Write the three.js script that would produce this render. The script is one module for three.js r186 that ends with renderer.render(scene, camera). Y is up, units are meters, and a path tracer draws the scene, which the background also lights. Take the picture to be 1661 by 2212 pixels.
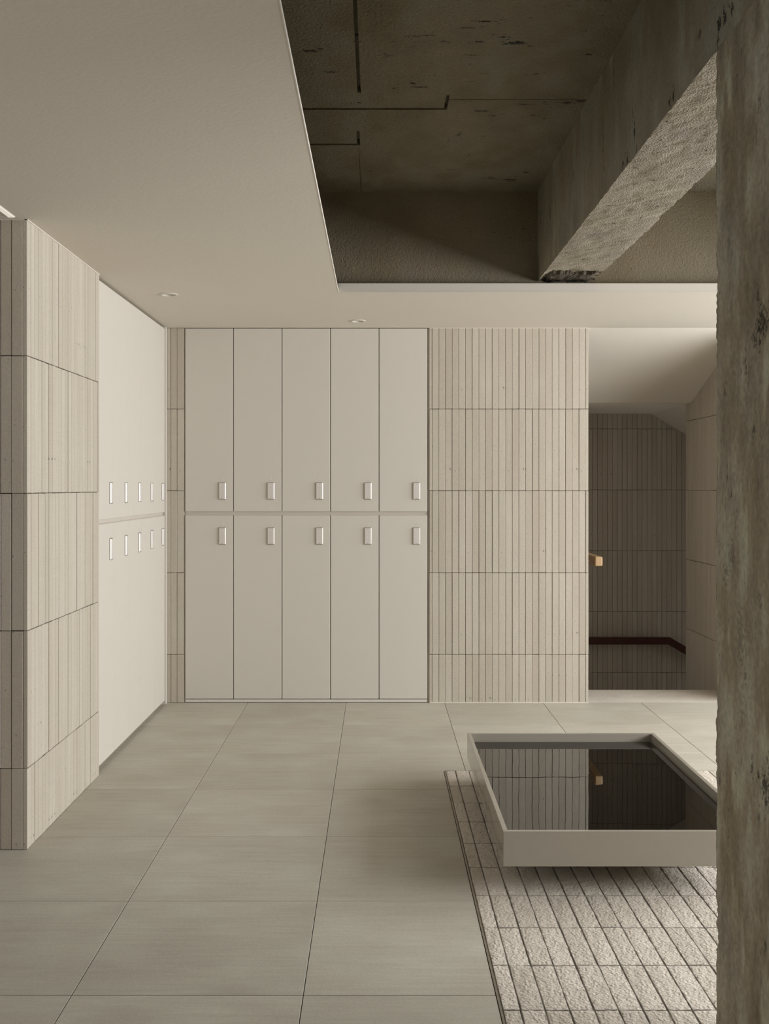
import * as THREE from 'three';
import { mergeGeometries } from 'three/addons/utils/BufferGeometryUtils.js';
import { ConvexGeometry } from 'three/addons/geometries/ConvexGeometry.js';
import { RoundedBoxGeometry } from 'three/addons/geometries/RoundedBoxGeometry.js';
import { RectAreaLightUniformsLib } from 'three/addons/lights/RectAreaLightUniformsLib.js';
import { FontLoader } from 'three/addons/loaders/FontLoader.js';
import { TextGeometry } from 'three/addons/geometries/TextGeometry.js';

// ------------------------------------------------------------------ camera, light, exposure
const scene = new THREE.Scene();
const W = 1661, H = 2212, FOCAL = 2203, PX = 816, PY = 1052;   // focal length and vanishing point in pixels of the photograph
const camera = new THREE.PerspectiveCamera(2 * Math.atan(H / 2 / FOCAL) * 180 / Math.PI, W / H, 0.05, 60);
camera.setViewOffset(W, H, W / 2 - PX, H / 2 - PY, W, H);
const EYE = 1.316;
camera.position.set(0, EYE, 0);
camera.lookAt(0, EYE, -5);
const renderer = new THREE.WebGLRenderer({ antialias: true });
renderer.toneMapping = THREE.LinearToneMapping;
renderer.toneMappingExposure = 1.0;
renderer.shadowMap.enabled = true;
renderer.shadowMap.type = THREE.PCFSoftShadowMap;
scene.background = new THREE.Color(0.55, 0.57, 0.58);           // even overcast sky
RectAreaLightUniformsLib.init();
const XR = 4.4;                                                 // inner face of the window wall on the right
const WIN = { y0: 0.90, y1: 2.22, z0: -6.1, z1: -0.7 };         // its opening
const daylight = new THREE.RectAreaLight(new THREE.Color(0.97, 0.995, 1.03), 15.2, WIN.z1 - WIN.z0 - 0.1, WIN.y1 - WIN.y0 - 0.1);
daylight.position.set(XR - 0.01, (WIN.y0 + WIN.y1) / 2, (WIN.z0 + WIN.z1) / 2);
daylight.lookAt(-10, (WIN.y0 + WIN.y1) / 2, (WIN.z0 + WIN.z1) / 2);
scene.add(daylight);
const XL = -3.6, FILL_WIN2 = { y0: 0.90, y1: 2.20, z0: -2.9, z1: 1.3 };  // unseen window added in the left wall before the brick pier, for fill light
const fillLight2 = new THREE.RectAreaLight(new THREE.Color(0.97, 0.995, 1.03), 1.1, FILL_WIN2.z1 - FILL_WIN2.z0 - 0.1, FILL_WIN2.y1 - FILL_WIN2.y0 - 0.1);
fillLight2.position.set(XL + 0.01, (FILL_WIN2.y0 + FILL_WIN2.y1) / 2, (FILL_WIN2.z0 + FILL_WIN2.z1) / 2);
fillLight2.lookAt(10, (FILL_WIN2.y0 + FILL_WIN2.y1) / 2, (FILL_WIN2.z0 + FILL_WIN2.z1) / 2);
scene.add(fillLight2);

// ------------------------------------------------------------------ helpers
let seed = 20240611;
function rnd() { seed = (seed + 0x6D2B79F5) | 0; let t = Math.imul(seed ^ (seed >>> 15), 1 | seed); t = (t + Math.imul(t ^ (t >>> 7), 61 | t)) ^ t; return ((t ^ (t >>> 14)) >>> 0) / 4294967296; }
const rr = (a, b) => a + (b - a) * rnd();
const used = {};
function numbered(name) { const n = used[name] = (used[name] ?? -1) + 1; return n ? `${name}_${String(n).padStart(3, '0')}` : name; }
function tag(o, label, category, group) { o.userData.label = label; o.userData.category = category; if (group) o.userData.group = group; return o; }
function thing(name, label, category, pos = [0, 0, 0], group) {
  const o = new THREE.Group(); o.name = numbered(name); o.position.set(...pos); scene.add(o);
  return tag(o, label, category, group);
}
function setting(name, label) { const o = new THREE.Group(); o.name = name; o.userData = { kind: 'structure' }; if (label) o.userData.label = label; scene.add(o); return o; }
function part(name, geo, mat, parent) {
  const m = new THREE.Mesh(geo, mat); m.name = name; m.castShadow = m.receiveShadow = true; parent.add(m); return m;
}
const smooth = (a, b, x) => { const t = Math.min(1, Math.max(0, (x - a) / (b - a))); return t * t * (3 - 2 * t); };
// periodic value noise
function hash(x, y, s) { let h = Math.imul(x, 374761393) ^ Math.imul(y, 668265263) ^ Math.imul(s, 1274126177); h = Math.imul(h ^ (h >>> 13), 1274126177); return ((h ^ (h >>> 16)) >>> 0) / 4294967296; }
function vn(x, y, px, py, s) {
  const xi = Math.floor(x), yi = Math.floor(y), fx = x - xi, fy = y - yi, u = fx * fx * (3 - 2 * fx), v = fy * fy * (3 - 2 * fy);
  const x0 = ((xi % px) + px) % px, x1 = (x0 + 1) % px, y0 = ((yi % py) + py) % py, y1 = (y0 + 1) % py;
  const a = hash(x0, y0, s), b = hash(x1, y0, s), c = hash(x0, y1, s), d = hash(x1, y1, s);
  return a + (b - a) * u + (c - a) * v + (a - b - c + d) * u * v;
}
// u, v in 0..1; fx, fy cells of the coarsest octave
function fbm(u, v, fx, fy, oct, s) { let t = 0, a = 0.5, n = 0; for (let i = 0; i < oct; i++) { t += a * vn(u * fx, v * fy, fx, fy, s + i); n += a; a *= 0.5; fx *= 2; fy *= 2; } return t / n; }
function texture(w, h, metresU, metresV, fn, srgb) {
  const d = new Uint8Array(w * h * 4), c = [0, 0, 0];
  for (let y = 0; y < h; y++) for (let x = 0; x < w; x++) {
    const r = fn(x / w, y / h, c), i = (y * w + x) * 4;
    if (typeof r === 'number') d[i] = d[i + 1] = d[i + 2] = Math.max(0, Math.min(255, r * 255));
    else for (let k = 0; k < 3; k++) d[i + k] = Math.max(0, Math.min(255, c[k] * 255));
    d[i + 3] = 255;
  }
  const t = new THREE.DataTexture(d, w, h); t.wrapS = t.wrapT = THREE.RepeatWrapping; t.magFilter = THREE.LinearFilter; t.minFilter = THREE.LinearMipmapLinearFilter; t.generateMipmaps = true;
  t.repeat.set(1 / metresU, 1 / metresV); if (srgb) t.colorSpace = THREE.SRGBColorSpace; t.needsUpdate = true; return t;
}
const tint = (c, hex, k) => { c[0] = ((hex >> 16) & 255) / 255 * k; c[1] = ((hex >> 8) & 255) / 255 * k; c[2] = (hex & 255) / 255 * k; };
const lerpHex = (c, a, b, t, k = 1) => { for (let i = 0; i < 3; i++) { const s = 16 - 8 * i; c[i] = (((a >> s) & 255) * (1 - t) + ((b >> s) & 255) * t) / 255 * k; } };
// uv in metres from the face's own plane
function metreUV(geo, ou = 0, ov = 0, swap = false) {
  if (geo.index) geo = geo.toNonIndexed();
  const p = geo.attributes.position, n = geo.attributes.normal, uv = new Float32Array(p.count * 2);
  for (let i = 0; i < p.count; i++) {
    const ax = Math.abs(n.getX(i)), ay = Math.abs(n.getY(i)), az = Math.abs(n.getZ(i)), x = p.getX(i), y = p.getY(i), z = p.getZ(i);
    let a, b; if (ay >= ax && ay >= az) { a = x; b = z; } else if (ax >= az) { a = z; b = y; } else { a = x; b = y; }
    if (swap) [a, b] = [b, a];
    uv[2 * i] = a + ou; uv[2 * i + 1] = b + ov;
  }
  geo.setAttribute('uv', new THREE.BufferAttribute(uv, 2)); return geo;
}
function boxAt(x0, x1, y0, y1, z0, z1) { return metreUV(new THREE.BoxGeometry(x1 - x0, y1 - y0, Math.abs(z1 - z0)).translate((x0 + x1) / 2, (y0 + y1) / 2, (z0 + z1) / 2)); }
function chamferBox(w, h, d, c) {
  const pts = [];
  for (const sx of [-1, 1]) for (const sy of [-1, 1]) for (const sz of [-1, 1]) {
    const x = sx * w / 2, y = sy * h / 2, z = sz * d / 2;
    pts.push(new THREE.Vector3(x, y - sy * c, z - sz * c), new THREE.Vector3(x - sx * c, y, z - sz * c), new THREE.Vector3(x - sx * c, y - sy * c, z));
  }
  return new ConvexGeometry(pts);
}
const cache = new Map();
function cached(key, make) { if (!cache.has(key)) cache.set(key, make()); return cache.get(key); }
function prism(points, depth, y) {            // polygon in x, depth; extruded upwards from y
  const s = new THREE.Shape(points.map(([x, d]) => new THREE.Vector2(x, d)));
  return s;
}

// ------------------------------------------------------------------ materials
const std = (o) => new THREE.MeshStandardMaterial({ roughness: 0.9, ...o });
const phys = (o) => new THREE.MeshPhysicalMaterial({ roughness: 0.5, ...o });
// pale cast brick: fine sandy grain, small pores, faint clouds
const pores = []; for (let i = 0; i < 150; i++) { const big = rnd() < 0.15; pores.push([rnd(), rnd(), big ? rr(0.0025, 0.0045) : rr(0.0011, 0.0022), rr(0.3, 1)]); }
function poreField(u, v, list) { let m = 0; for (const [a, b, r, k] of list) { let du = Math.abs(u - a), dv = Math.abs(v - b); if (du > 0.5) du = 1 - du; if (dv > 0.5) dv = 1 - dv; if (du < r && dv < r * 1.6) { const q = 1 - Math.hypot(du, dv / 1.5) / r; if (q > 0) m = Math.max(m, Math.min(1, q * 2) * k); } } return m; }
const brickMap = texture(1024, 1024, 1, 1, (u, v, c) => {
  const g = fbm(u, v, 260, 260, 2, 3), cl = fbm(u, v, 7, 3, 4, 11), st = fbm(u, v, 60, 4, 3, 17), p = poreField(u, v, pores);
  const k = (0.92 + 0.07 * g + 0.06 * (cl - 0.5)) * (1 - 0.5 * p);
  lerpHex(c, 0xfcf5ec, 0xf8f5ef, cl, k); return c;
}, true);
const brickBump = texture(512, 512, 0.5, 0.5, (u, v) => 0.6 * fbm(u, v, 140, 140, 2, 5) + 0.4 * fbm(u, v, 12, 6, 3, 8));
const brickMats = [0xc8c2b7, 0xc5bfb4, 0xcac4ba, 0xc3bcb1].map((color) => std({ color, map: brickMap, bumpMap: brickBump, bumpScale: 0.0012, roughness: 0.92 }));
const stairBrickMats = brickMats;
const mortar = std({ color: 0x574c3d, roughness: 1 });
const stairPaint = std({ color: 0xd2cabe, roughness: 0.95 });
const caulk = std({ color: 0xd8d0c4, roughness: 0.7 });
const plasterBump = texture(512, 512, 0.8, 0.8, (u, v) => 0.5 * fbm(u, v, 90, 90, 3, 21) + 0.5 * fbm(u, v, 4, 4, 3, 22));
const ceilingPaint = std({ color: 0xd7cfc2, roughness: 0.95, bumpMap: plasterBump, bumpScale: 0.0006 });
const wallPaint = std({ color: 0x9b9385, roughness: 0.95, bumpMap: plasterBump, bumpScale: 0.0006 });
// porcelain tile: faint streaks along x
const tileMap = texture(1024, 1024, 1.2, 1.2, (u, v, c) => {
  const s = fbm(u, v, 4, 60, 4, 31), cl = fbm(u, v, 6, 9, 4, 37), g = fbm(u, v, 300, 300, 1, 39), f = fbm(u, v, 12, 150, 3, 40);
  const k = 0.95 + 0.05 * (s - 0.5) + 0.10 * (cl - 0.5) + 0.04 * (g - 0.5) + 0.05 * (f - 0.5);
  lerpHex(c, 0xfff8ee, 0xfafaf2, cl, k); return c;
}, true);
const tileBump = texture(512, 512, 0.6, 0.6, (u, v) => 0.5 * fbm(u, v, 120, 120, 2, 41) + 0.5 * fbm(u, v, 5, 30, 3, 43));
const tileMats = [0xc4c1b9, 0xc1beb6, 0xc7c4bc].map((color) => phys({ color, map: tileMap, bumpMap: tileBump, bumpScale: 0.0004, roughness: 0.62, specularIntensity: 0.7 }));
const grout = std({ color: 0x8f8576, roughness: 1 });
// split-face paving stone
const paverBump = texture(1024, 1024, 1, 1, (u, v) => 0.35 * fbm(u, v, 45, 45, 2, 51) + 0.65 * fbm(u, v, 170, 170, 2, 55));
const paverMap = texture(512, 512, 0.8, 0.8, (u, v, c) => { const a = fbm(u, v, 9, 9, 4, 57), g = fbm(u, v, 170, 170, 2, 59); lerpHex(c, 0xfdf7f0, 0xf6f3ee, a, 0.92 + 0.10 * (a - 0.5) + 0.12 * (g - 0.5)); return c; }, true);
const paverMats = [0xe2dcd2, 0xdbd5cb, 0xe8e2d9].map((color) => std({ color, map: paverMap, bumpMap: paverBump, bumpScale: 0.0042, roughness: 0.9 }));
const doorPaint = phys({ color: 0xcbc5ba, roughness: 0.55, specularIntensity: 0.5 });
const carcassPaint = std({ color: 0xc9bfae, roughness: 0.8 });
const channelMetal = std({ color: 0xc6beb2, roughness: 0.5 });
const chrome = std({ color: 0xb8b1a7, roughness: 0.4, metalness: 0.6 });
const keypadWhite = phys({ color: 0xd3ccc5, roughness: 0.4 });
const keyGrey = std({ color: 0x8d8780 });
const keyBlack = std({ color: 0x2a2622, roughness: 0.5 });
const numberPaint = std({ color: 0xe4dccf, roughness: 0.6 });
const tableBump = texture(256, 256, 1.2, 1.2, (u, v) => fbm(u, v, 6, 4, 2, 61));
const tablePaint = phys({ color: 0xa29b8e, roughness: 0.08, bumpMap: tableBump, bumpScale: 0.0012, ior: 1.5 });
const waterBump = texture(256, 256, 1.0, 1.0, (u, v) => fbm(u, v, 9, 5, 2, 63));
const blackGlass = phys({ color: 0x0a0806, roughness: 0.0, ior: 1.75, bumpMap: waterBump, bumpScale: 0.0002 });
const black = std({ color: 0x14110e, roughness: 0.8 });
const woodMap = (a, b, s) => texture(512, 256, 0.5, 0.1, (u, v, c) => { const w = fbm(u, v, 2, 10, 3, s), g = Math.abs(Math.sin((v * 14 + w * 7) * Math.PI)); const f = fbm(u, v, 10, 120, 2, s + 4); lerpHex(c, a, b, 0.7 * g + 0.3 * f); return c; }, true);
const paleWood = phys({ map: woodMap(0xc3a57f, 0xb09068, 71), roughness: 0.5 });
const darkWood = phys({ map: woodMap(0x5a2a1c, 0x371610, 75), roughness: 0.4 });
const white = std({ color: 0xd4cec4, roughness: 0.5 });

// ------------------------------------------------------------------ concrete
const CON_A = 0x9c9380, CON_B = 0x7f7662, CON_C = 0x8b8a7c;
function scatter(n, w, h, a, b, ea, eb) { const l = []; for (let i = 0; i < n; i++) l.push([rnd() * w, rnd() * h, rr(a, b), rr(ea, eb), rr(0.35, 1)]); return l; }
// marks: [x, y, half-length along x, half-length along y, strength]; ragged by noise
function markField(w, h, res, marks, hard = 5) {
  const nx = Math.round(w * res), ny = Math.round(h * res), f = new Float32Array(nx * ny);
  for (const [x, y, a, b, k] of marks) {
    const i0 = Math.floor((x - 1.6 * a) * res), i1 = Math.ceil((x + 1.6 * a) * res), j0 = Math.floor((y - 1.6 * b) * res), j1 = Math.ceil((y + 1.6 * b) * res);
    for (let j = j0; j <= j1; j++) for (let i = i0; i <= i1; i++) {
      const ii = ((i % nx) + nx) % nx, jj = ((j % ny) + ny) % ny, u = (i / res - x) / a, v = (j / res - y) / b;
      const rag = vn(i / res * 170, j / res * 170, 9999, 9999, 91) * 0.75 + vn(i / res * 420, j / res * 420, 9999, 9999, 93) * 0.45;
      const q = 1.15 - Math.hypot(u, v) - rag;
      if (q > 0) f[jj * nx + ii] = Math.max(f[jj * nx + ii], Math.min(1, q * hard) * k);
    }
  }
  return (u, v) => f[Math.min(ny - 1, Math.floor(v * ny)) * nx + Math.min(nx - 1, Math.floor(u * nx))];
}
function concrete(w, h, pw, ph, marks, o) {
  const at = markField(pw, ph, w / pw, marks, o.hard), cu = Math.max(2, Math.round(pw * (o.cx ?? 3))), cv = Math.max(2, Math.round(ph * (o.cy ?? 3))), gu = Math.round(pw * (o.gpm ?? 110)), gv = Math.round(ph * (o.gpm ?? 110));
  const A = o.a ?? CON_A, B = o.b ?? CON_B, C = o.c ?? CON_C, con = o.contrast ?? 1;
  const map = texture(w, h, pw, ph, (u, v, c) => {
    const m = at(u, v), cl = fbm(u, v, cu, cv, 5, 101 + o.s), c2 = fbm(u, v, cu * 3, cv * 2, 4, 111 + o.s), g = fbm(u, v, gu, gv, 2, 121 + o.s);
    lerpHex(c, A, B, smooth(0.25, 0.75, cl)); const t = smooth(0.5, 0.75, c2) * 0.6;
    for (let i = 0; i < 3; i++) { const s = 16 - 8 * i; c[i] = (c[i] * (1 - t) + ((C >> s) & 255) / 255 * t) * (1 + con * (0.5 * (cl - 0.5) + 0.35 * (c2 - 0.5) + 0.16 * (g - 0.5))) * (1 - 0.72 * m); }
    return c;
  }, true);
  const bump = texture(w, h, pw, ph, (u, v) => 0.75 * fbm(u, v, gu, gv, 2, 131 + o.s) * (o.grain ?? 1) + 0.25 * fbm(u, v, cu * 6, cv * 6, 3, 141 + o.s) - 0.7 * at(u, v) + 0.2);
  return std({ map, bumpMap: bump, bumpScale: o.bump ?? 0.003, roughness: 0.95 });
}

// ------------------------------------------------------------------ large structure: floor
// everything below uses depth d = -z in front of the camera
const TS = 0.6, TX0 = -0.193, TD0 = 2.64;                        // tile grid: a joint at x = -0.193, another at d = 2.64
const FX = 3.406, INX = 0.311, IND = 4.729;                                  // left and far edge of the stone paving let into the floor
const floor = setting('floor', 'beige porcelain floor tiles in a square grid');
part('screed', boxAt(-3.6, INX - 0.004, -0.06, -0.0125, 2.4, -6.9), grout, floor);
part('screed', boxAt(INX - 0.004, XR + 0.2, -0.06, -0.0125, -IND - 0.004, -6.2), grout, floor);
part('far_paving', boxAt(FX, XR + 0.2, -0.0125, 0, 2.4, -6.22), tileMats[0], floor);   // plain continuation to the window wall, out of view
function tile(poly) {
  const s = new THREE.Shape(poly.map(([x, d]) => new THREE.Vector2(x, d)));
  let g = new THREE.ExtrudeGeometry(s, { depth: 0.0105, bevelEnabled: true, bevelThickness: 0.0008, bevelSize: 0.0008, bevelOffset: -0.0008, bevelSegments: 1 });
  g.rotateX(-Math.PI / 2).translate(0, -0.0113, 0);              // shape y (depth) becomes -z
  g = metreUV(g, rnd() * 1.2, rnd() * 1.2);
  part('floor_tile', g, tileMats[Math.floor(rnd() * 3)], floor);
}
const J = 0.0011;                                                // half a joint
for (let i = -6; i < 8; i++) for (let k = -8; k < 7; k++) {
  let x0 = TX0 + i * TS + J, x1 = x0 + TS - 2 * J, d0 = TD0 + k * TS + J, d1 = d0 + TS - 2 * J;
  x0 = Math.max(x0, -3.6); if (x1 - x0 < 0.02 || x1 > FX) continue;
  if (d1 > 6.2) d1 = 6.23;
  if (d0 > 6.2) continue;
  const inX = x1 > INX, inD = d0 < IND;
  if (!inX || d0 >= IND) tile([[x0, d0], [x1, d0], [x1, d1], [x0, d1]]);
  else if (d1 <= IND) { if (x0 < INX - 0.03) tile([[x0, d0], [INX - 0.006, d0], [INX - 0.006, d1], [x0, d1]]); }
  else if (x0 < INX) tile([[x0, d0], [INX - 0.006, d0], [INX - 0.006, IND + 0.003], [x1, IND + 0.003], [x1, d1], [x0, d1]]);
  else tile([[x0, IND + 0.003], [x1, IND + 0.003], [x1, d1], [x0, d1]]);
}
// paving strip of long narrow split stones, laid in a straight grid
const paving = setting('paved_strip', 'strip of long narrow rough stone pavers let into the tiled floor');
part('bed', boxAt(INX - 0.004, FX, -0.06, -0.0065, 2.4, -IND - 0.004), grout, paving);
part('edge_trim', boxAt(INX - 0.004, INX + 0.002, -0.02, 0.001, 2.4, -IND), std({ color: 0x8f8676, roughness: 0.5, metalness: 0.4 }), paving);
const PW = 0.0617, PD = 0.2404;
function paverGeo(w, d, v) {
  return cached(`paver${w.toFixed(4)}_${d.toFixed(3)}_${v}`, () => {
    const nx = 7, nz = 18, pos = [], idx = [], hw = w / 2, hd = d / 2;
    for (let j = 0; j <= nz; j++) for (let i = 0; i <= nx; i++) {
      const fr = (k, n, l) => k === 0 ? 0 : k === n ? l : 0.0022 + (l - 0.0044) * (k - 1) / (n - 2), x = -hw + fr(i, nx, w), z = -hd + fr(j, nz, d), e = Math.min(hw - Math.abs(x), hd - Math.abs(z));
      const edge = e < 0.001 ? -0.0014 : 0, jit = (e < 0.002 ? 0.0010 : 0);
      pos.push(x + (i === 0 || i === nx ? (hash(j, i, v + 5) - 0.5) * jit : 0), edge + (hash(i, j, v) - 0.5) * 0.0022, z);
    }
    for (let j = 0; j < nz; j++) for (let i = 0; i < nx; i++) { const a = j * (nx + 1) + i, b = a + nx + 1; idx.push(a, b, a + 1, a + 1, b, b + 1); }
    const skirt = [[0, nx, 1, 0], [nz, nx, 1, 1]];
    const ring = []; for (let i = 0; i <= nx; i++) ring.push(i); for (let j = 1; j <= nz; j++) ring.push(j * (nx + 1) + nx); for (let i = nx - 1; i >= 0; i--) ring.push(nz * (nx + 1) + i); for (let j = nz - 1; j > 0; j--) ring.push(j * (nx + 1));
    const base = pos.length / 3; for (const r of ring) pos.push(pos[3 * r], -0.011, pos[3 * r + 2]);
    for (let i = 0; i < ring.length; i++) { const n = (i + 1) % ring.length; idx.push(ring[i], ring[n], base + i, ring[n], base + n, base + i); }
    const g = new THREE.BufferGeometry(); g.setAttribute('position', new THREE.Float32BufferAttribute(pos, 3)); g.setIndex(idx); g.computeVertexNormals();
    return metreUV(g, hash(v, 3, 7), hash(v, 9, 2));
  });
}
let paverCount = 0;
for (let c = 0; c < 24; c++) for (let r = 0; r < 12; r++) {
  const x0 = c === 0 ? INX + 0.003 : 0.3592 + (c - 1) * PW, x1 = 0.3592 + c * PW, d1 = IND - r * PD, d0 = d1 - PD;
  const m = part('paver', paverGeo(x1 - x0 - 0.0017, PD - 0.0015, (c * 7 + r * 3) % 5), paverMats[Math.floor(rnd() * 3)], paving);
  m.position.set((x0 + x1) / 2 + rr(-0.0004, 0.0004), rr(-0.0012, 0.0008), -(d0 + d1) / 2); m.rotation.z = rr(-0.012, 0.012);
}

// ------------------------------------------------------------------ brick walls
const BW = 0.0407, COURSES = [[0, 0.294], [0.294, 0.7935], [0.7935, 1.293], [1.293, 1.7925], [1.7925, 2.287]];
const LOW = [[-0.9, -0.7055], [-0.7055, -0.206], [-0.206, 0.294]];
const BT = 0.016;                                                // brick thickness seen at the corners
function brickGeo(w, h, v) { return cached(`b${w.toFixed(3)}_${h.toFixed(4)}_${v}`, () => metreUV(chamferBox(w, h, BT, 0.0013), hash(v, 1, 1), hash(v, 2, 2))); }
// cols: list of joint positions along the wall; place(mesh, along, y, out) puts one brick
function bricks(wall, cols, rows, place, mats, jitter = 1) {
  for (const [y0, y1] of rows) for (let i = 0; i + 1 < cols.length; i++) {
    const g = rnd() < 0.35 ? rr(0.0024, 0.0032) : rr(0.0012, 0.0020), w = cols[i + 1] - cols[i] - g, h = y1 - y0 - 0.0026;
    if (w < 0.003) continue;
    const m = part('brick', brickGeo(w, h, Math.floor(rnd() * 10)), mats[Math.floor(rnd() * mats.length)], wall);
    place(m, (cols[i] + cols[i + 1]) / 2 + rr(-0.0004, 0.0004), (y0 + y1) / 2 + rr(-0.0005, 0.0005), rr(-0.0014, 0.0010) * jitter);
    m.rotation.z += rr(-0.0006, 0.0006);
  }
}
const run = (a, b) => { const l = [a]; for (let x = a + BW; x < b - 0.004; x += BW) l.push(x); l.push(b); return l; };
const BZ = 6.22;                                                 // depth of the back wall's face
const wallBack = setting('wall_back', 'wall of tall narrow pale bricks in stacked courses');
const onBack = (m, a, y, o) => m.position.set(a, y, -(BZ + BT / 2 - o));
bricks(wallBack, [0.3135, ...run(0.3312, 1.285)], COURSES, onBack, brickMats);
bricks(wallBack, [-1.2865, -1.263, -1.2235, -1.182], COURSES, onBack, brickMats);
part('wall_core', boxAt(0.3135, 1.283, -1, 2.6, -(BZ + 0.0125), -(BZ + 0.5)), mortar, wallBack);
part('wall_core', boxAt(-1.75, -1.182, 0, 2.6, -(BZ + 0.0125), -(BZ + 0.5)), mortar, wallBack);
part('niche_back', boxAt(-1.182, 0.3135, 0, 2.6, -(BZ + 0.4), -(BZ + 0.5)), carcassPaint, wallBack);
part('caulk_bead', boxAt(0.315, 1.285, 2.2845, 2.289, -BZ + 0.002, -(BZ + 0.01)), caulk, wallBack);
part('caulk_bead', boxAt(0.315, 1.285, -0.002, 0.004, -BZ + 0.002, -(BZ + 0.01)), caulk, wallBack);
// the wall's return along the stair, beyond the opening
part('stair_side', boxAt(1.15, 1.283, -1, 2.6, -(BZ + 0.5), -8.37), stairPaint, setting('wall_stair_left'));

const PX0 = -1.2714, PD0 = 3.70, PD1 = 4.655;                    // brick pier on the left
const wallLeft = setting('wall_left', 'pier of tall narrow pale bricks beside the lockers');
bricks(wallLeft, run(PD0 + 0.0, PD1), COURSES, (m, a, y, o) => { m.position.set(PX0 - BT / 2 + o, y, -a); m.rotation.y = Math.PI / 2; }, brickMats);
const fr = [-1.2878, -1.3293, -1.3683]; while (fr[fr.length - 1] > -1.75) fr.push(fr[fr.length - 1] - BW);
bricks(wallLeft, fr.reverse(), COURSES, (m, a, y, o) => m.position.set(a, y, -(PD0 + BT / 2 - o)), brickMats);
part('wall_core', boxAt(-1.75, PX0 - 0.0125, 0, 2.6, -(PD0 + 0.0125), -PD1), mortar, wallLeft);
part('wall_core', boxAt(-3.6, -1.75, 0, 2.6, -(PD0 + 0.002), -(PD0 + 0.3)), wallPaint, wallLeft);
part('niche_back', boxAt(-1.85, -1.70, 0, 2.6, -PD1, -6.72), carcassPaint, wallLeft);
part('caulk_bead', boxAt(PX0 - 0.01, PX0 + 0.003, 2.2835, 2.289, -PD0 + 0.002, -PD1), caulk, wallLeft);
part('caulk_bead', boxAt(-1.75, PX0, 2.284, 2.289, -PD0 + 0.002, -PD0 - 0.01), caulk, wallLeft);

// stair hall behind the opening
const wallStair = setting('wall_stair_back', 'far brick wall of the stairwell beyond the opening'), wallStairRight = setting('wall_stair_right', 'side brick wall of the stairwell, right of the opening'), wallStairEnd = setting('wall_stair_end');
const SD = 8.37, SX = 2.235, SE = 7.40;
const sc = [1.762]; while (sc[0] > 1.32) sc.unshift(sc[0] - BW); while (sc[sc.length - 1] < 2.95) sc.push(sc[sc.length - 1] + BW);
bricks(wallStair, sc, [...LOW, ...COURSES.slice(1)], (m, a, y, o) => m.position.set(a, y, -(SD + BT / 2 - o)), stairBrickMats, 0.3);
part('wall_core', boxAt(1.283, 4.6, -1, 2.6, -(SD + 0.0125), -(SD + 0.2)), mortar, wallStair);
const sr = [SE]; while (sr[0] > BZ + 0.03) sr.unshift(sr[0] - BW);
bricks(wallStairRight, sr, [...LOW, ...COURSES.slice(1)], (m, a, y, o) => { m.position.set(SX + BT / 2 - o, y, -a); m.rotation.y = Math.PI / 2; }, stairBrickMats, 0.3);
part('wall_core', boxAt(SX + 0.0125, SX + 0.12, -1, 2.6, -sr[0], -SE), mortar, wallStairRight);
part('wall_core', boxAt(SX + 0.12, 4.6, -1, 2.6, -(SE - 0.12), -SE), stairPaint, wallStairEnd);
for (const [y0, y1, z0, z1] of [[-1, -0.75, SE - 0.12, SD + 0.2], [0.25, 2.6, SE - 0.12, SD + 0.2], [-0.75, 0.25, SE - 0.12, SE + 0.05], [-0.75, 0.25, SD - 0.05, SD + 0.2]]) part('wall_core', boxAt(4.6, 4.75, y0, y1, -z0, -z1), stairPaint, wallStairEnd);
// unseen fill light added at the foot of the stair to lift the stairwell
const stairFill = new THREE.RectAreaLight(new THREE.Color(0.97, 0.995, 1.03), 2.2, 0.82, 0.96); stairFill.position.set(4.59, -0.25, -(SE + SD) / 2); stairFill.lookAt(-10, -0.25, -(SE + SD) / 2); scene.add(stairFill);
part('wall_core', boxAt(SX, XR + 0.2, 0, 2.6, -BZ, -sr[0]), wallPaint, wallStairRight);
// stepped soffit over the stair: falling, then level, then falling to the right
const ceilStair = setting('ceiling_stair', 'white sloping soffit over the stair');
const K0 = 7.284, KY = 1.918, CY = 2.287;
function sheet(pts, t, mat, name, parent) {                      // four corners of an underside, thickened upwards
  const p = pts.map((q) => new THREE.Vector3(...q)), q = p.map((v) => v.clone().add(new THREE.Vector3(0, t, 0)));
  const g = new ConvexGeometry([...p, ...q]); part(name, metreUV(g), mat, parent);
}
sheet([[1.27, CY, -BZ], [2.26, CY, -BZ], [2.26, KY, -K0], [1.27, KY, -K0]], 0.12, ceilingPaint, 'sloping_panel', ceilStair);
{
  const s = new THREE.Shape([[1.27, K0], [2.24, K0], [2.24, SD + 0.02], [1.27, SD + 0.02]].map(([x, d]) => new THREE.Vector2(x, d)));
  const h = new THREE.Path(); h.absarc(1.693, 7.755, 0.034, 0, Math.PI * 2, true); s.holes.push(h);
  part('flat_panel', metreUV(new THREE.ExtrudeGeometry(s, { depth: 0.12, bevelEnabled: false, curveSegments: 32 }).rotateX(-Math.PI / 2).translate(0, KY, 0)), ceilingPaint, ceilStair);
}
sheet([[2.24, KY, -K0], [4.6, KY - 0.594 * 2.36, -K0], [4.6, KY - 0.594 * 2.36, -SD - 0.02], [2.24, KY, -SD - 0.02]], 0.12, ceilingPaint, 'sloping_panel', ceilStair);

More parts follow.
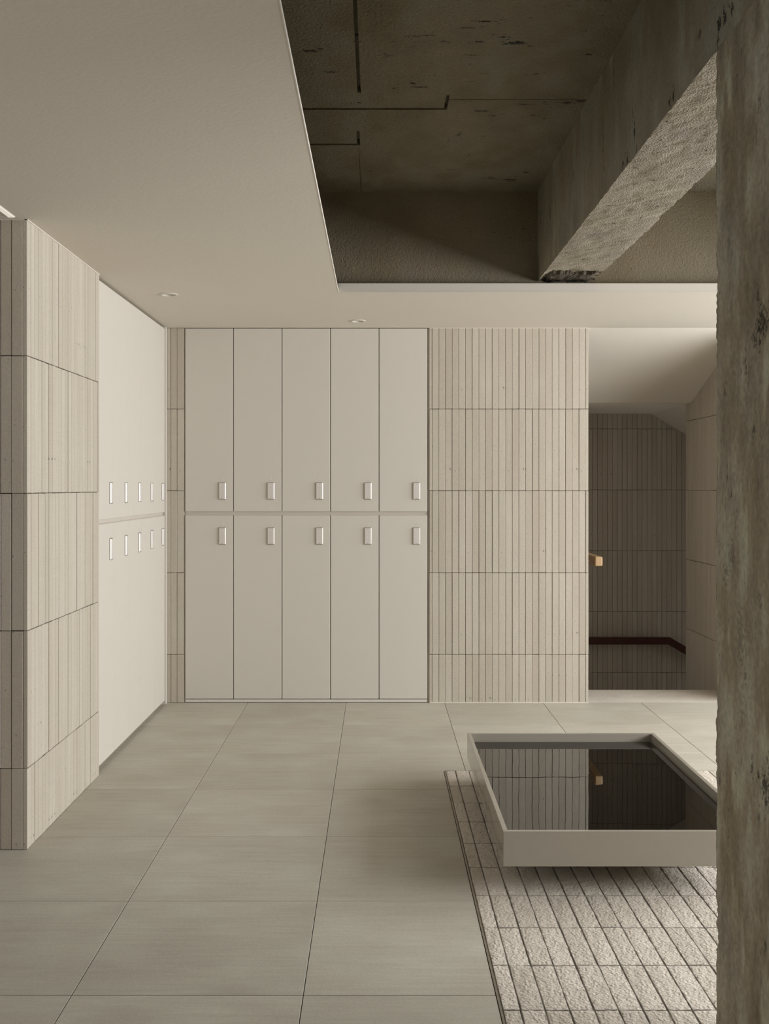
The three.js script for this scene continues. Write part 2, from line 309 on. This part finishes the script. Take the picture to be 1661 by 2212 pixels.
// ------------------------------------------------------------------ plaster ceiling with the large opening
const OX = -0.197, OXR = 2.55, OD = 5.08, RD = 5.15, SY = 2.805;             // opening's left and far edges, recess wall, slab underside
const ceiling = setting('ceiling', 'smooth off-white plaster ceiling cut open below the concrete slab');
{
  const s = new THREE.Shape([[-3.6, -2.4], [OX, -2.4], [OX, OD], [OXR, OD], [OXR, -2.4], [XR, -2.4], [XR, BZ + 0.001], [0.3135, BZ + 0.001], [0.3135, BZ + 0.4], [-1.9, BZ + 0.4], [-3.6, BZ + 0.4]].map(([x, d]) => new THREE.Vector2(x, d)));
  for (const [x, d, r] of [[-1.053, 5.142, 0.040], [-0.116, 5.959, 0.040]]) { const h = new THREE.Path(); h.absarc(x, d, r, 0, Math.PI * 2, true); s.holes.push(h); }
  part('ceiling_board', metreUV(new THREE.ExtrudeGeometry(s, { depth: 0.0115, bevelEnabled: false, curveSegments: 40 }).rotateX(-Math.PI / 2).translate(0, CY, 0)), ceilingPaint, ceiling);
}
part('fascia', boxAt(OX, OXR, CY + 0.0115, CY + 0.0437, -OD, -RD), ceilingPaint, ceiling);
part('corner_bead', boxAt(OX - 0.001, OX + 0.0015, CY - 0.0006, CY + 0.012, 2.4, -OD), caulk, ceiling);
part('corner_bead', boxAt(OX, OXR, CY - 0.0006, CY + 0.003, -OD + 0.001, -OD - 0.002), caulk, ceiling);

// ------------------------------------------------------------------ concrete slab, recess wall, beam, pillar
const grid = (nu, nv, at, uvAt, flip) => {
  const p = [], uv = [], idx = [];
  for (let j = 0; j <= nv; j++) for (let i = 0; i <= nu; i++) { const q = at(i / nu, j / nv); p.push(...q); uv.push(...uvAt(...q)); }
  for (let j = 0; j < nv; j++) for (let i = 0; i < nu; i++) { const a = j * (nu + 1) + i, b = a + nu + 1; flip ? idx.push(a, b, a + 1, a + 1, b, b + 1) : idx.push(a, a + 1, b, a + 1, b + 1, b); }
  const g = new THREE.BufferGeometry(); g.setAttribute('position', new THREE.Float32BufferAttribute(p, 3)); g.setAttribute('uv', new THREE.Float32BufferAttribute(uv, 2)); g.setIndex(idx); g.computeVertexNormals(); return g;
};
const n1 = (x, s) => vn(x, 0.5, 100000, 3, s) * 2 - 1;
const n2 = (x, y, s) => vn(x, y, 100000, 100000, s) * 2 - 1;
// slab: [px, py] of the photograph's marks are turned to metres on the slab
const onSlab = (px, py) => { const d = (SY - EYE) * FOCAL / (PY - py); return [(px - PX) * d / FOCAL, -d]; };
const slabMarks = [];
for (const [px, py, a, b, k] of [[1050, 46, .05, .008, 1], [1108, 93, .06, .022, 1], [1090, 80, .03, .012, .9], [1271, 118, .022, .010, .8], [905, 188, .05, .014, .8], [890, 180, .02, .012, .9], [1255, 218, .03, .016, 1], [1225, 222, .05, .02, .7], [775, 222, .016, .010, 1], [1135, 226, .05, .009, .8],
  [672, 110, .05, .016, .7], [690, 105, .02, .012, .8], [770, 90, .02, .02, .7], [715, 155, .04, .02, .5], [840, 120, .03, .012, .6], [1155, 160, .02, .012, .6], [1100, 388, .07, .02, .9], [1135, 372, .03, .02, .8], [1060, 385, .06, .02, .5], [1040, 240, .05, .02, .5], [1060, 250, .03, .014, .6], [990, 290, .02, .05, .4], [800, 370, .012, .01, .8], [1012, 335, .012, .014, .7], [1150, 250, .03, .02, .6], [960, 90, .03, .01, .5], [1010, 60, .04, .01, .5]]) {
  const [x, z] = onSlab(px, py); slabMarks.push([x, z, a, b, k]); for (let i = 0; i < 4; i++) slabMarks.push([x + rr(-2, 2) * a, z + rr(-2, 2) * b, a * rr(.15, .4), b * rr(.2, .5), k * rr(.5, 1)]);
}
for (let i = 0; i < 420; i++) slabMarks.push([rr(0, 2.6), rr(0, 2.6), rr(.002, .007), rr(.002, .005), rr(.3, .9)]);
for (let i = 0; i < 40; i++) slabMarks.push([rr(0, 2.6), rr(0, 2.6), rr(.01, .05), rr(.004, .012), rr(.2, .5)]);
const slabMat = concrete(2048, 2048, 2.6, 2.6, slabMarks, { s: 1, bump: 0.006, grain: 1.1, gpm: 160, contrast: 0.55, a: 0x867d69, b: 0x6c644f, c: 0x757365 });
const slab = setting('concrete_slab', 'dark raw concrete slab exposed above the ceiling opening');
{
  const { Brush, Evaluator, SUBTRACTION } = await import('three-bvh-csg');
  const body = new Brush(new THREE.BoxGeometry(XR + 4, 0.2, 7.75).translate((XR - 3.6) / 2, SY + 0.1, 2.4 - 3.875)); body.updateMatrixWorld();
  const ev = new Evaluator(); ev.attributes = ['position', 'normal']; ev.useGroups = false;
  let res = body;
  const cuts = [[-0.077, -0.064, 1, -3.852, 0.024], [-0.9, 0.268, -4.006, -4.026, 0.034], [0.260, 0.273, -3.873, -4.026, 0.022], [0.273, 0.80, -3.917, -3.923, 0.008], [-0.9, -0.078, -4.423, -4.442, 0.032], [-0.090, -0.077, -4.266, -4.442, 0.022], [-0.085, -0.081, -4.55, -5.14, 0.005]];
  for (const [x0, x1, z0, z1, t] of cuts) { const b = new Brush(new THREE.BoxGeometry(x1 - x0, t * 2, z0 - z1).translate((x0 + x1) / 2, SY, (z0 + z1) / 2)); b.updateMatrixWorld(); res = ev.evaluate(res, b, SUBTRACTION); }
  part('slab', metreUV(res.geometry), slabMat, slab);
}
const recessMarks = scatter(160, 1.2, 1.2, .0015, .004, .002, .006);
const recessMat = concrete(1024, 1024, 1.2, 1.2, recessMarks, { s: 5, bump: 0.003, gpm: 170, contrast: 0.5, cx: 2, cy: 2, a: 0x90846d, b: 0x766a54, c: 0x7e7463 });
const wallRecess = setting('wall_recess', 'rough rendered wall at the far side of the ceiling recess');
part('wall_face', boxAt(-3.6, XR + 0.2, CY + 0.0437, SY, -RD, -RD - 0.2), recessMat, wallRecess);

const BX0 = 0.806, BX1 = 1.096, BY = 2.354, BN = 2.3;            // beam: sides, underside, end behind the camera
const sideMarks = [];
for (const [px, py, a, b, k] of [[1370, 285, .012, .045, 1], [1374, 330, .010, .04, .9], [1366, 250, .006, .05, .8], [1303, 310, .006, .09, .9], [1300, 270, .004, .05, .9], [1239, 380, .006, .05, .8], [1188, 460, .012, .05, 1], [1190, 440, .01, .02, .9], [1168, 480, .012, .03, .7], [1453, 212, .012, .03, .9], [1445, 222, .01, .02, .8], [1355, 345, .02, .03, .8], [1345, 355, .015, .02, .9], [1325, 160, .006, .08, .7], [1553, 55, .03, .025, 1], [1565, 40, .02, .03, .9], [1580, 20, .02, .02, .8], [1510, 75, .02, .02, .5], [1550, 90, .012, .02, .9]]) {
  const d = BX0 * FOCAL / (px - PX); sideMarks.push([-d, EYE + (PY - py) * d / FOCAL, a, b, k]);
  for (let i = 0; i < 3; i++) sideMarks.push([-d + rr(-1.5, 1.5) * a, EYE + (PY - py) * d / FOCAL + rr(-1.2, 1.2) * b, a * rr(.2, .5), b * rr(.2, .6), k * rr(.5, 1)]);
}
for (let i = 0; i < 160; i++) sideMarks.push([rr(0, 3.2), rr(0, .8), rr(.001, .004), rr(.002, .010), rr(.3, .8)]);
const beamSideMat = concrete(2048, 512, 3.2, 0.8, sideMarks, { s: 9, bump: 0.003, contrast: 0.8, grain: 0.6, cx: 4, cy: 2 });
const soffitMarks = scatter(120, 1.2, 1.2, .003, .02, .003, .01);
const soffitMat = concrete(1024, 1024, 1.2, 1.2, soffitMarks, { s: 13, bump: 0.0038, contrast: 0.6, grain: 1.3, gpm: 300, a: 0x92897a, b: 0x827967, c: 0x888072 });
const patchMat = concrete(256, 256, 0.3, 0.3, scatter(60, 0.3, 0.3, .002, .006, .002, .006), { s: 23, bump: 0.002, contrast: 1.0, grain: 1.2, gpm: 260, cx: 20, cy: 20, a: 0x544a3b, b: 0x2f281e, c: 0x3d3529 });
const beam = thing('concrete_beam', 'rough concrete beam running from the pillar to the back of the ceiling recess', 'beam');
{
  const chip = (z, s, f, a) => { const v = Math.abs(n1(z * f, s)); return a * (v * v + 0.35 * Math.max(0, n1(z * f * 4.3, s + 1))); };
  const lx = (z) => chip(z, 201, 9, 0.004) + 0.002 * Math.max(0, n1(z * 70, 203)), ly = (z) => chip(z, 205, 9, 0.005) + 0.003 * Math.max(0, n1(z * 60, 207));
  const rx = (z) => chip(z, 211, 6, 0.020) + 0.008 * Math.max(0, n1(z * 34, 213)) + 0.004 * Math.max(0, n1(z * 95, 214)), ry = (z) => chip(z, 215, 7, 0.014) + 0.008 * Math.max(0, n1(z * 50, 217));
  const endLift = (x, z) => { const d = -z; return smooth(4.88 + 0.04 * n1(x * 14, 221), 4.93 + 0.04 * n1(x * 14, 221), d) * (0.010 + 0.007 * n2(x * 40, z * 40, 223)); };
  const zAt = (t) => BN + (-RD - 0.01 - BN) * t;
  part('side_face', grid(700, 14, (u, v) => { const z = zAt(u), k = Math.pow(1 - v, 6); return [BX0 + lx(z) * k + 0.0012 * n2(z * 9, v * 5, 231), BY + ly(z) * (1 - v) + (SY - BY) * v, z]; }, (x, y, z) => [z, y]), beamSideMat, beam);
  part('soffit', grid(700, 26, (u, v) => {
    const z = zAt(u), x0 = BX0 + lx(z), x1 = BX1 - rx(z), x = x0 + (x1 - x0) * v, e0 = Math.pow(1 - v, 14), e1 = Math.pow(v, 10);
    return [x, BY + ly(z) * e0 + ry(z) * e1 + (1 - e0 - e1) * (0.0022 * n2(z * 45, x * 45, 233) + 0.002 * n2(z * 12, x * 12, 235)) + endLift(x, z) * (1 - e0), z];
  }, (x, y, z) => [x, z], true), soffitMat, beam);
  // dark, rough sheet over the end of the soffit at the wall
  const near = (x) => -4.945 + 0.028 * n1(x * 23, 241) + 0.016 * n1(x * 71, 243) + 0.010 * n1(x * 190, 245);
  part('dark_patch', grid(90, 40, (u, v) => { const x = BX0 + 0.010 + (BX1 - BX0 - 0.030) * u, z = near(x) + (-RD + 0.001 - near(x)) * v, e = Math.min(1, 9 * Math.min(u, 1 - u, v + 0.02)); return [x, BY + 0.014 - e * (0.017 + 0.0025 * n2(x * 120, z * 120, 247) + 0.003 * n2(x * 40, z * 40, 249)), z]; }, (x, y, z) => [x, z], true), patchMat, beam);
  part('side_face', grid(700, 10, (u, v) => { const z = zAt(u), k = Math.pow(1 - v, 5); return [BX1 - rx(z) * k, BY + ry(z) * (1 - v) + endLift(BX1, z) * (1 - v) + (SY - BY) * v, z]; }, (x, y, z) => [z, y], true), beamSideMat, beam);
}
// pillar standing under the beam, close to the camera
const PZ0 = 1.83, PZ1 = 2.43;
const pillarMarks = [];
const onPillar = (px, py) => { const d = BX0 * FOCAL / (px - PX); return [-d, EYE + (PY - py) * d / FOCAL]; };
for (const [px, py, a, b, k] of [[1646, 690, .05, .06, .75], [1640, 712, .02, .014, 1], [1650, 700, .04, .05, .8], [1641, 740, .012, .014, 1], [1632, 738, .02, .02, .7], [1610, 780, .012, .03, .6], [1600, 805, .006, .006, .9], [1612, 800, .01, .03, .6], [1628, 930, .016, .014, .5], [1638, 1678, .02, .02, .9], [1652, 1700, .05, .07, .75], [1654, 1735, .02, .03, .7], [1565, 850, .02, .03, .4], [1570, 1020, .006, .05, .5], [1580, 1070, .006, .02, .6], [1566, 1240, .03, .06, .4], [1640, 1300, .03, .04, .35], [1600, 1420, .03, .05, .3], [1610, 1460, .02, .04, .4], [1555, 1690, .006, .02, .8], [1560, 1560, .006, .01, .7], [1594, 115, .005, .006, .9], [1592, 163, .005, .008, .8], [1640, 220, .02, .03, .4], [1575, 1800, .01, .05, .4], [1654, 2050, .02, .03, .6], [1600, 1380, .05, .12, .3], [1580, 1200, .04, .1, .25]]) {
  const [z, y] = onPillar(px, py); pillarMarks.push([z, y, a, b, k]); for (let i = 0; i < 3; i++) pillarMarks.push([z + rr(-1.5, 1.5) * a, y + rr(-1.5, 1.5) * b, a * rr(.2, .6), b * rr(.3, .7), k * rr(.4, .9)]);
}
for (let i = 0; i < 170; i++) pillarMarks.push([rr(0, .65), rr(0, 2.6), rr(.001, .004), rr(.002, .009), rr(.3, .9)]);
for (let i = 0; i < 90; i++) pillarMarks.push([rr(0, .65), rr(0, 2.6), rr(.002, .006), rr(.02, .09), rr(.12, .35)]);
const pillarMat = concrete(512, 2048, 0.65, 2.6, pillarMarks, { s: 17, bump: 0.004, contrast: 1.25, grain: 0.7, hard: 1.9, cx: 7, cy: 4, a: 0xbab09c, b: 0x7f745f, c: 0xa0a090 });
const pillar = thing('concrete_pillar', 'rough stained concrete pillar standing close to the camera under the beam', 'pillar');
{
  const edge = (y) => 0.0035 * n1(y * 11, 301) + 0.003 * n1(y * 40, 303) + 0.0018 * n1(y * 110, 305) + 0.007 * Math.max(0, n1(y * 17, 307) - 0.35);
  const Y = (v) => v * BY, XA = BX0, XB = BX1 - 0.006;
  part('pillar_face', grid(60, 900, (u, v) => { const y = Y(v), k = Math.pow(u, 22); return [XA + 0.0015 * n2(u * 9, y * 14, 309) + Math.abs(edge(y)) * k, y, -(PZ0 + (PZ1 - PZ0) * u) + edge(y) * Math.pow(u, 6)]; }, (x, y, z) => [z, y], true), pillarMat, pillar);
  part('pillar_face', grid(16, 900, (u, v) => { const y = Y(v), k = Math.pow(1 - u, 12); return [XA + (XB - XA) * u + Math.abs(edge(y)) * k, y, -PZ1 + edge(y) * Math.pow(1 - u, 4)]; }, (x, y, z) => [x, y]), pillarMat, pillar);
  part('pillar_face', boxAt(XB - 0.004, XB, 0, BY, -PZ0, -PZ1), pillarMat, pillar);
  part('pillar_face', boxAt(XA + 0.003, XB, 0, BY, -PZ0, -PZ0 - 0.004), pillarMat, pillar);
}

// ------------------------------------------------------------------ the rest of the shell, outside the frame
const wallFront = setting('wall_front'); part('wall_face', boxAt(-3.6, XR + 0.2, 0, SY + 0.2, 2.4, 2.6), wallPaint, wallFront);
const wallSide = setting('wall_side'); for (const [y0, y1, z0, z1] of [[0, FILL_WIN2.y0, 2.6, -5.35], [FILL_WIN2.y1, SY + 0.2, 2.6, -5.35], [FILL_WIN2.y0, FILL_WIN2.y1, 2.6, FILL_WIN2.z1], [FILL_WIN2.y0, FILL_WIN2.y1, FILL_WIN2.z0, -5.35]]) part('wall_face', boxAt(XL - 0.2, XL, y0, y1, z0, z1), wallPaint, wallSide);
const wallRight = setting('wall_right');
part('wall_face', boxAt(XR, XR + 0.2, 0, WIN.y0, 2.4, -6.3), wallPaint, wallRight);
part('wall_face', boxAt(XR, XR + 0.2, WIN.y1, SY + 0.2, 2.4, -6.3), wallPaint, wallRight);
part('wall_face', boxAt(XR, XR + 0.2, WIN.y0, WIN.y1, WIN.z0, -6.3), wallPaint, wallRight);
part('wall_face', boxAt(XR, XR + 0.2, WIN.y0, WIN.y1, 2.4, WIN.z1), wallPaint, wallRight);
for (const [name, x, w] of [['window_1', XR + 0.08, WIN], ['added_window_2', XL - 0.13, FILL_WIN2]]) {  // the left one is added, unseen, to carry the fill light
  const win = setting(name);
  for (let i = 0; i <= 4; i++) { const z = w.z0 + 0.02 + (w.z1 - w.z0 - 0.04) * i / 4; part('mullion', boxAt(x, x + 0.05, w.y0, w.y1, z + 0.02, z - 0.02), black, win); }
  for (const y of [w.y0 + 0.015, w.y1 - 0.015]) part('rail', boxAt(x, x + 0.05, y - 0.015, y + 0.015, w.z1, w.z0), black, win);
}

// ------------------------------------------------------------------ lockers
const font = await new FontLoader().loadAsync('fonts/droid/droid_sans_regular.typeface.json');
const LK = { up: [1.1677, 2.283], low: [0.024, 1.1423], t: 0.018 };
const bezelGeo = metreUV(chamferBox(0.0445, 0.106, 0.014, 0.0042)), padGeo = metreUV(chamferBox(0.0345, 0.0965, 0.003, 0.0008));
const keysGeo = (() => { const l = []; for (const x of [-0.006, 0.0052]) for (let i = 0; i < 6; i++) l.push(new THREE.CylinderGeometry(0.0012, 0.0012, 0.0008, 8).rotateX(Math.PI / 2).translate(x, 0.0225 - i * 0.0108, 0)); return mergeGeometries(l); })();
const ledGeo = new THREE.CylinderGeometry(0.0013, 0.0013, 0.0008, 10).rotateX(Math.PI / 2), sensorGeo = new THREE.CapsuleGeometry(0.0014, 0.005, 3, 8).rotateZ(Math.PI / 2);
function makeLocker(upper, w, h, top) {
  const o = new THREE.Group();
  const door = part('door', metreUV(chamferBox(w - 0.0042, h, LK.t, 0.0016)), doorPaint, o); door.position.set(0, h / 2, -LK.t / 2);
  part('carcass', boxAt(-w / 2 + 0.0006, w / 2 - 0.0006, 0.002, h - 0.002, -LK.t - 0.002, -0.36), carcassPaint, o);
  const ly = upper ? 1.292 - LK.up[0] : 1.0175 - LK.low[0];
  const bezel = part('lock', bezelGeo, chrome, o); bezel.position.set(w / 2 - 0.0675, ly, 0.0015);
  const pad = part('keypad', padGeo, keypadWhite, bezel); pad.position.set(-0.0008, 0, 0.0062);
  const keys = part('key', keysGeo, keyGrey, bezel); keys.position.set(-0.0012, 0, 0.0079); keys.userData.kind = 'stuff';
  const led = part('indicator', ledGeo, keyBlack, bezel); led.position.set(-0.0008, 0.0405, 0.0079);
  const sensor = part('sensor', sensorGeo, keyBlack, bezel); sensor.position.set(-0.0012, -0.0435, 0.0073);
  return o;
}
function numeral(o, text, w, h, upper) {
  const g = new TextGeometry(String(text), { font, size: 0.0155, depth: 0.0006, curveSegments: 4, bevelEnabled: false }); g.computeBoundingBox(); const b = g.boundingBox;
  g.translate(-(b.min.x + b.max.x) / 2, -(b.min.y + b.max.y) / 2, 0);
  const door = o.children[0], m = part('number', g, numberPaint, door); m.position.set(w / 2 - 0.0675, (upper ? 1.3655 - LK.up[0] : 1.0890 - LK.low[0]) - h / 2, LK.t / 2 + 0.0002);
}
const LW = 0.2959, LX = -1.1765, LWL = 0.2967, LDL = 4.69, DXL = -1.289;
const protos = [true, false].map((up) => makeLocker(up, LW, (up ? LK.up[1] : LK.low[1]) - (up ? LK.up[0] : LK.low[0])));
const ORD = ['first', 'second', 'third', 'fourth', 'fifth'];
for (let i = 0; i < 5; i++) for (const up of [true, false]) {
  const o = protos[up ? 0 : 1].clone(), num = up ? 6 + i : 15 - i, y = up ? LK.up[0] : LK.low[0], h = (up ? LK.up[1] : LK.low[1]) - y;
  o.name = numbered('locker'); o.position.set(LX + LW * (i + 0.5), y, -BZ + 0.0); scene.add(o);
  numeral(o, num, LW, h, up);
  tag(o, `${up ? 'upper' : 'lower'} cream locker numbered ${num} on the back wall, ${['nearest the left corner', 'second from the left corner', 'in the middle of the row', 'next to the last before the bricks', 'beside the wide brick wall'][i]}`, 'locker', 'lockers on the back wall');
}
for (let i = 0; i < 5; i++) for (const up of [true, false]) {
  const o = protos[up ? 0 : 1].clone(), y = up ? LK.up[0] : LK.low[0];
  o.name = numbered('locker'); o.rotation.y = Math.PI / 2; o.position.set(DXL, y - (up ? 0.004 : 0), -(LDL + LWL * (i + 0.5)));
  o.scale.set(LWL / LW, up ? 0.9955 : 1, 1); scene.add(o);
  tag(o, `${up ? 'upper' : 'lower'} cream locker on the left side wall, ${['beside the brick pier', 'second from the brick pier', 'in the middle of the row', 'next to the last before the corner', 'nearest the corner'][i]}`, 'locker', 'lockers on the left side wall');
}
// handle channels between the rows, plinths, end fillers
const ch = thing('handle_channel', 'long recessed cream handle channel between the two rows of back wall lockers', 'channel', [0, 0, 0]);
const cx0 = LX + 0.002, cx1 = LX + 5 * LW - 0.002;
part('channel_back', boxAt(cx0, cx1, 1.1425, 1.1675, -BZ - 0.012, -BZ - 0.0195), channelMetal, ch);
part('lip', boxAt(cx0, cx1, 1.1655, 1.1675, -BZ - 0.002, -BZ - 0.012), channelMetal, ch);
part('lip', boxAt(cx0, cx1, 1.1425, 1.1445, -BZ - 0.002, -BZ - 0.012), channelMetal, ch);
const ch2 = thing('handle_channel', 'long recessed cream handle channel between the two rows of left wall lockers', 'channel', [0, 0, 0]);
part('channel_back', boxAt(DXL - 0.0195, DXL - 0.012, 1.1425, 1.1640, -LDL - 0.002, -LDL - 5 * LWL + 0.002), channelMetal, ch2);
part('lip', boxAt(DXL - 0.012, DXL - 0.002, 1.1425, 1.1445, -LDL - 0.002, -LDL - 5 * LWL + 0.002), channelMetal, ch2);
const pl = thing('plinth', 'low white plinth strip under the back wall lockers', 'plinth', [0, 0, 0]);
part('strip', boxAt(cx0, cx1, 0.0035, 0.0195, -BZ - 0.003, -BZ - 0.02), white, pl);
const pl2 = thing('plinth', 'low plinth strip set back under the left wall lockers', 'plinth', [0, 0, 0]);
part('strip', boxAt(DXL - 0.05, DXL - 0.03, 0, 0.022, -LDL, -LDL - 5 * LWL), carcassPaint, pl2);
const trim4 = setting('trim_4'); part('filler', boxAt(LX + 5 * LW + 0.001, 0.3132, 0, 2.286, -BZ - 0.013, -BZ - 0.03), channelMetal, trim4);
const trim5 = setting('trim_5'); part('filler', boxAt(-1.1818, LX - 0.001, 0, 2.286, -BZ - 0.010, -BZ - 0.03), channelMetal, trim5);
const trim1 = setting('trim_1'); part('filler', boxAt(DXL - 0.4, DXL + 0.004, 0, 2.2865, -6.1765, -6.2195), doorPaint, trim1);
const trim2 = setting('trim_2'); part('filler', boxAt(DXL - 0.4, DXL - 0.03, 2.272, 2.287, -PD1, -6.18), carcassPaint, trim2);
const trim3 = setting('trim_3'); part('filler', boxAt(DXL - 0.4, DXL - 0.004, 0, 2.287, -PD1 - 0.001, -LDL + 0.002), doorPaint, trim3);

// ------------------------------------------------------------------ downlights and the linear lamp
function downlight(x, y, d, r, label) {
  const o = thing('downlight', label, 'downlight', [x, y, -d], 'recessed ceiling downlights');
  part('trim_ring', new THREE.LatheGeometry([[r * 0.84, 0.010], [r * 0.84, -0.001], [r * 0.88, -0.0038], [r * 1.06, -0.0040], [r * 1.14, -0.0012], [r * 1.14, 0.0]].map(([a, b]) => new THREE.Vector2(a, b)), 48), white, o);
  const cup = part('tilting_cup', new THREE.LatheGeometry([[r * 0.82, 0.004], [r * 0.74, 0.003], [r * 0.60, 0.009], [r * 0.5, 0.013], [0.0001, 0.014]].map(([a, b]) => new THREE.Vector2(a, b)), 40), white, o); cup.rotation.z = 0.12; cup.position.set(-r * 0.02, -0.002, 0);
  part('housing', new THREE.LatheGeometry([[r * 0.99, 0.0115], [r * 0.99, 0.055], [0.0001, 0.055]].map(([a, b]) => new THREE.Vector2(a, b)), 32), carcassPaint, o);
}
downlight(-1.053, CY, 5.142, 0.040, 'small white round downlight in the ceiling near the left wall lockers');
downlight(-0.116, CY, 5.959, 0.040, 'small white round downlight in the ceiling above the back wall lockers');
downlight(1.693, KY, 7.755, 0.034, 'small round downlight in the stair ceiling beyond the opening');
const lin = thing('linear_lamp', 'slim white linear ceiling lamp at the upper left beside the brick pier', 'lamp', [-1.3135, CY, -2.66]);
part('housing', boxAt(-0.0125, 0.0125, -0.003, 0.0, 1.0, -1.0), white, lin);
part('diffuser', boxAt(-0.0105, 0.0105, -0.0045, -0.003, 0.998, -0.998), std({ color: 0xeae4dc, emissive: 0xfff2e2, emissiveIntensity: 0.45, roughness: 0.6 }), lin);
const linLight = new THREE.RectAreaLight(0xfff2e2, 0.45, 0.021, 1.99); linLight.position.set(-1.3135, CY - 0.006, -2.66); linLight.rotation.x = -Math.PI / 2; scene.add(linLight);

// ------------------------------------------------------------------ low floating table with a black mirror top
const T = { x0: 0.4045, x1: 1.247, d0: 3.29, d1: 4.61, y0: 0.0915, y1: 0.205, w: 0.016, mirror: 0.170 };
const table = thing('low_table', 'low floating off-white box table with a black mirror-like top above the stone pavers', 'table', [(T.x0 + T.x1) / 2, 0, -(T.d0 + T.d1) / 2]);
{
  const hw = (T.x1 - T.x0) / 2, hd = (T.d1 - T.d0) / 2, h = T.y1 - T.y0, ym = (T.y0 + T.y1) / 2;
  const slabGeo = (a, b, c) => metreUV(chamferBox(a, b, c, 0.0012));
  part('frame_panel', slabGeo(2 * hw, h, T.w), tablePaint, table).position.set(0, ym, hd - T.w / 2);
  part('frame_panel', slabGeo(2 * hw, h, T.w), tablePaint, table).position.set(0, ym, -hd + T.w / 2);
  part('frame_panel', slabGeo(T.w, h, 2 * hd - 2 * T.w), tablePaint, table).position.set(-hw + T.w / 2, ym, 0);
  part('frame_panel', slabGeo(T.w, h, 2 * hd - 2 * T.w), tablePaint, table).position.set(hw - T.w / 2, ym, 0);
  part('bottom_panel', boxAt(-hw + T.w, hw - T.w, T.y0 + 0.004, T.y0 + 0.012, hd - T.w, -hd + T.w), tablePaint, table);
  part('mirror_top', boxAt(-hw + T.w + 0.010, hw - T.w - 0.010, T.mirror - 0.012, T.mirror, hd - T.w - 0.010, -hd + T.w + 0.010), blackGlass, table);
  part('gap_seal', boxAt(-hw + T.w, hw - T.w, T.mirror - 0.03, T.mirror - 0.012, hd - T.w, -hd + T.w), black, table);
  part('pedestal', boxAt(-hw + 0.22, hw - 0.22, 0.0, T.y0 + 0.004, hd - 0.40, -hd + 0.30), tablePaint, table);
}

// ------------------------------------------------------------------ stair
const stair = thing('staircase', 'white stone landing and steps leading down beyond the brick opening', 'staircase');
const stone = std({ color: 0xe0dad0, map: paverMap, roughness: 0.8 });
part('landing', metreUV(chamferBox(0.936, 0.1, 0.395, 0.003)), stone, stair).position.set(1.7555, -0.05, -(BZ + 0.2025 + 0.0));
for (let i = 0; i < 4; i++) part('step', metreUV(chamferBox(0.936, 0.2, 0.235, 0.003)), stone, stair).position.set(1.7555, -0.17 * (i + 1) - 0.1, -(6.62 + 0.2 * (i + 0.5)));
part('stair_floor', boxAt(1.286, 4.6, -1.0, -0.85, -7.43, -8.368), stone, setting('floor_stair', 'pale stone landing at the foot of the steps'));
const rail1 = thing('handrail', 'pale wooden handrail end on a white bracket behind the brick wall edge', 'handrail');
part('rail', metreUV(new RoundedBoxGeometry(0.049, 0.060, 1.3, 4, 0.009).translate(1.376, 0.852, -6.35 - 0.65), 0, 0, true), paleWood, rail1);
for (const d of [6.50, 7.4]) part('bracket', mergeGeometries([boxAt(1.285, 1.352, 0.838, 0.850, -d, -d - 0.03), boxAt(1.284, 1.290, 0.80, 0.88, -d + 0.02, -d - 0.05)]), white, rail1);
const rail2 = thing('handrail', 'dark brown wooden handrail bending downwards across the far stair wall', 'handrail');
{
  const s = new THREE.Shape([[1.29, 0.035], [2.362, 0.035], [3.2, 0.035 - 0.588 * 0.838], [3.2, 0.035 - 0.588 * 0.838 + 0.066], [2.381, 0.0915], [1.29, 0.0915]].map(([x, y]) => new THREE.Vector2(x, y)));
  part('rail', metreUV(new THREE.ExtrudeGeometry(s, { depth: 0.038, bevelEnabled: true, bevelThickness: 0.004, bevelSize: 0.004, bevelOffset: -0.004, bevelSegments: 2 }).translate(0, 0, -8.33)), darkWood, rail2);
  for (const x of [1.5, 2.2]) part('bracket', boxAt(x - 0.012, x + 0.012, 0.05, 0.07, -8.325, -8.372), black, rail2);
}
scene.traverse((o) => { if (o.isMesh) o.castShadow = o.receiveShadow = true; });
renderer.render(scene, camera);
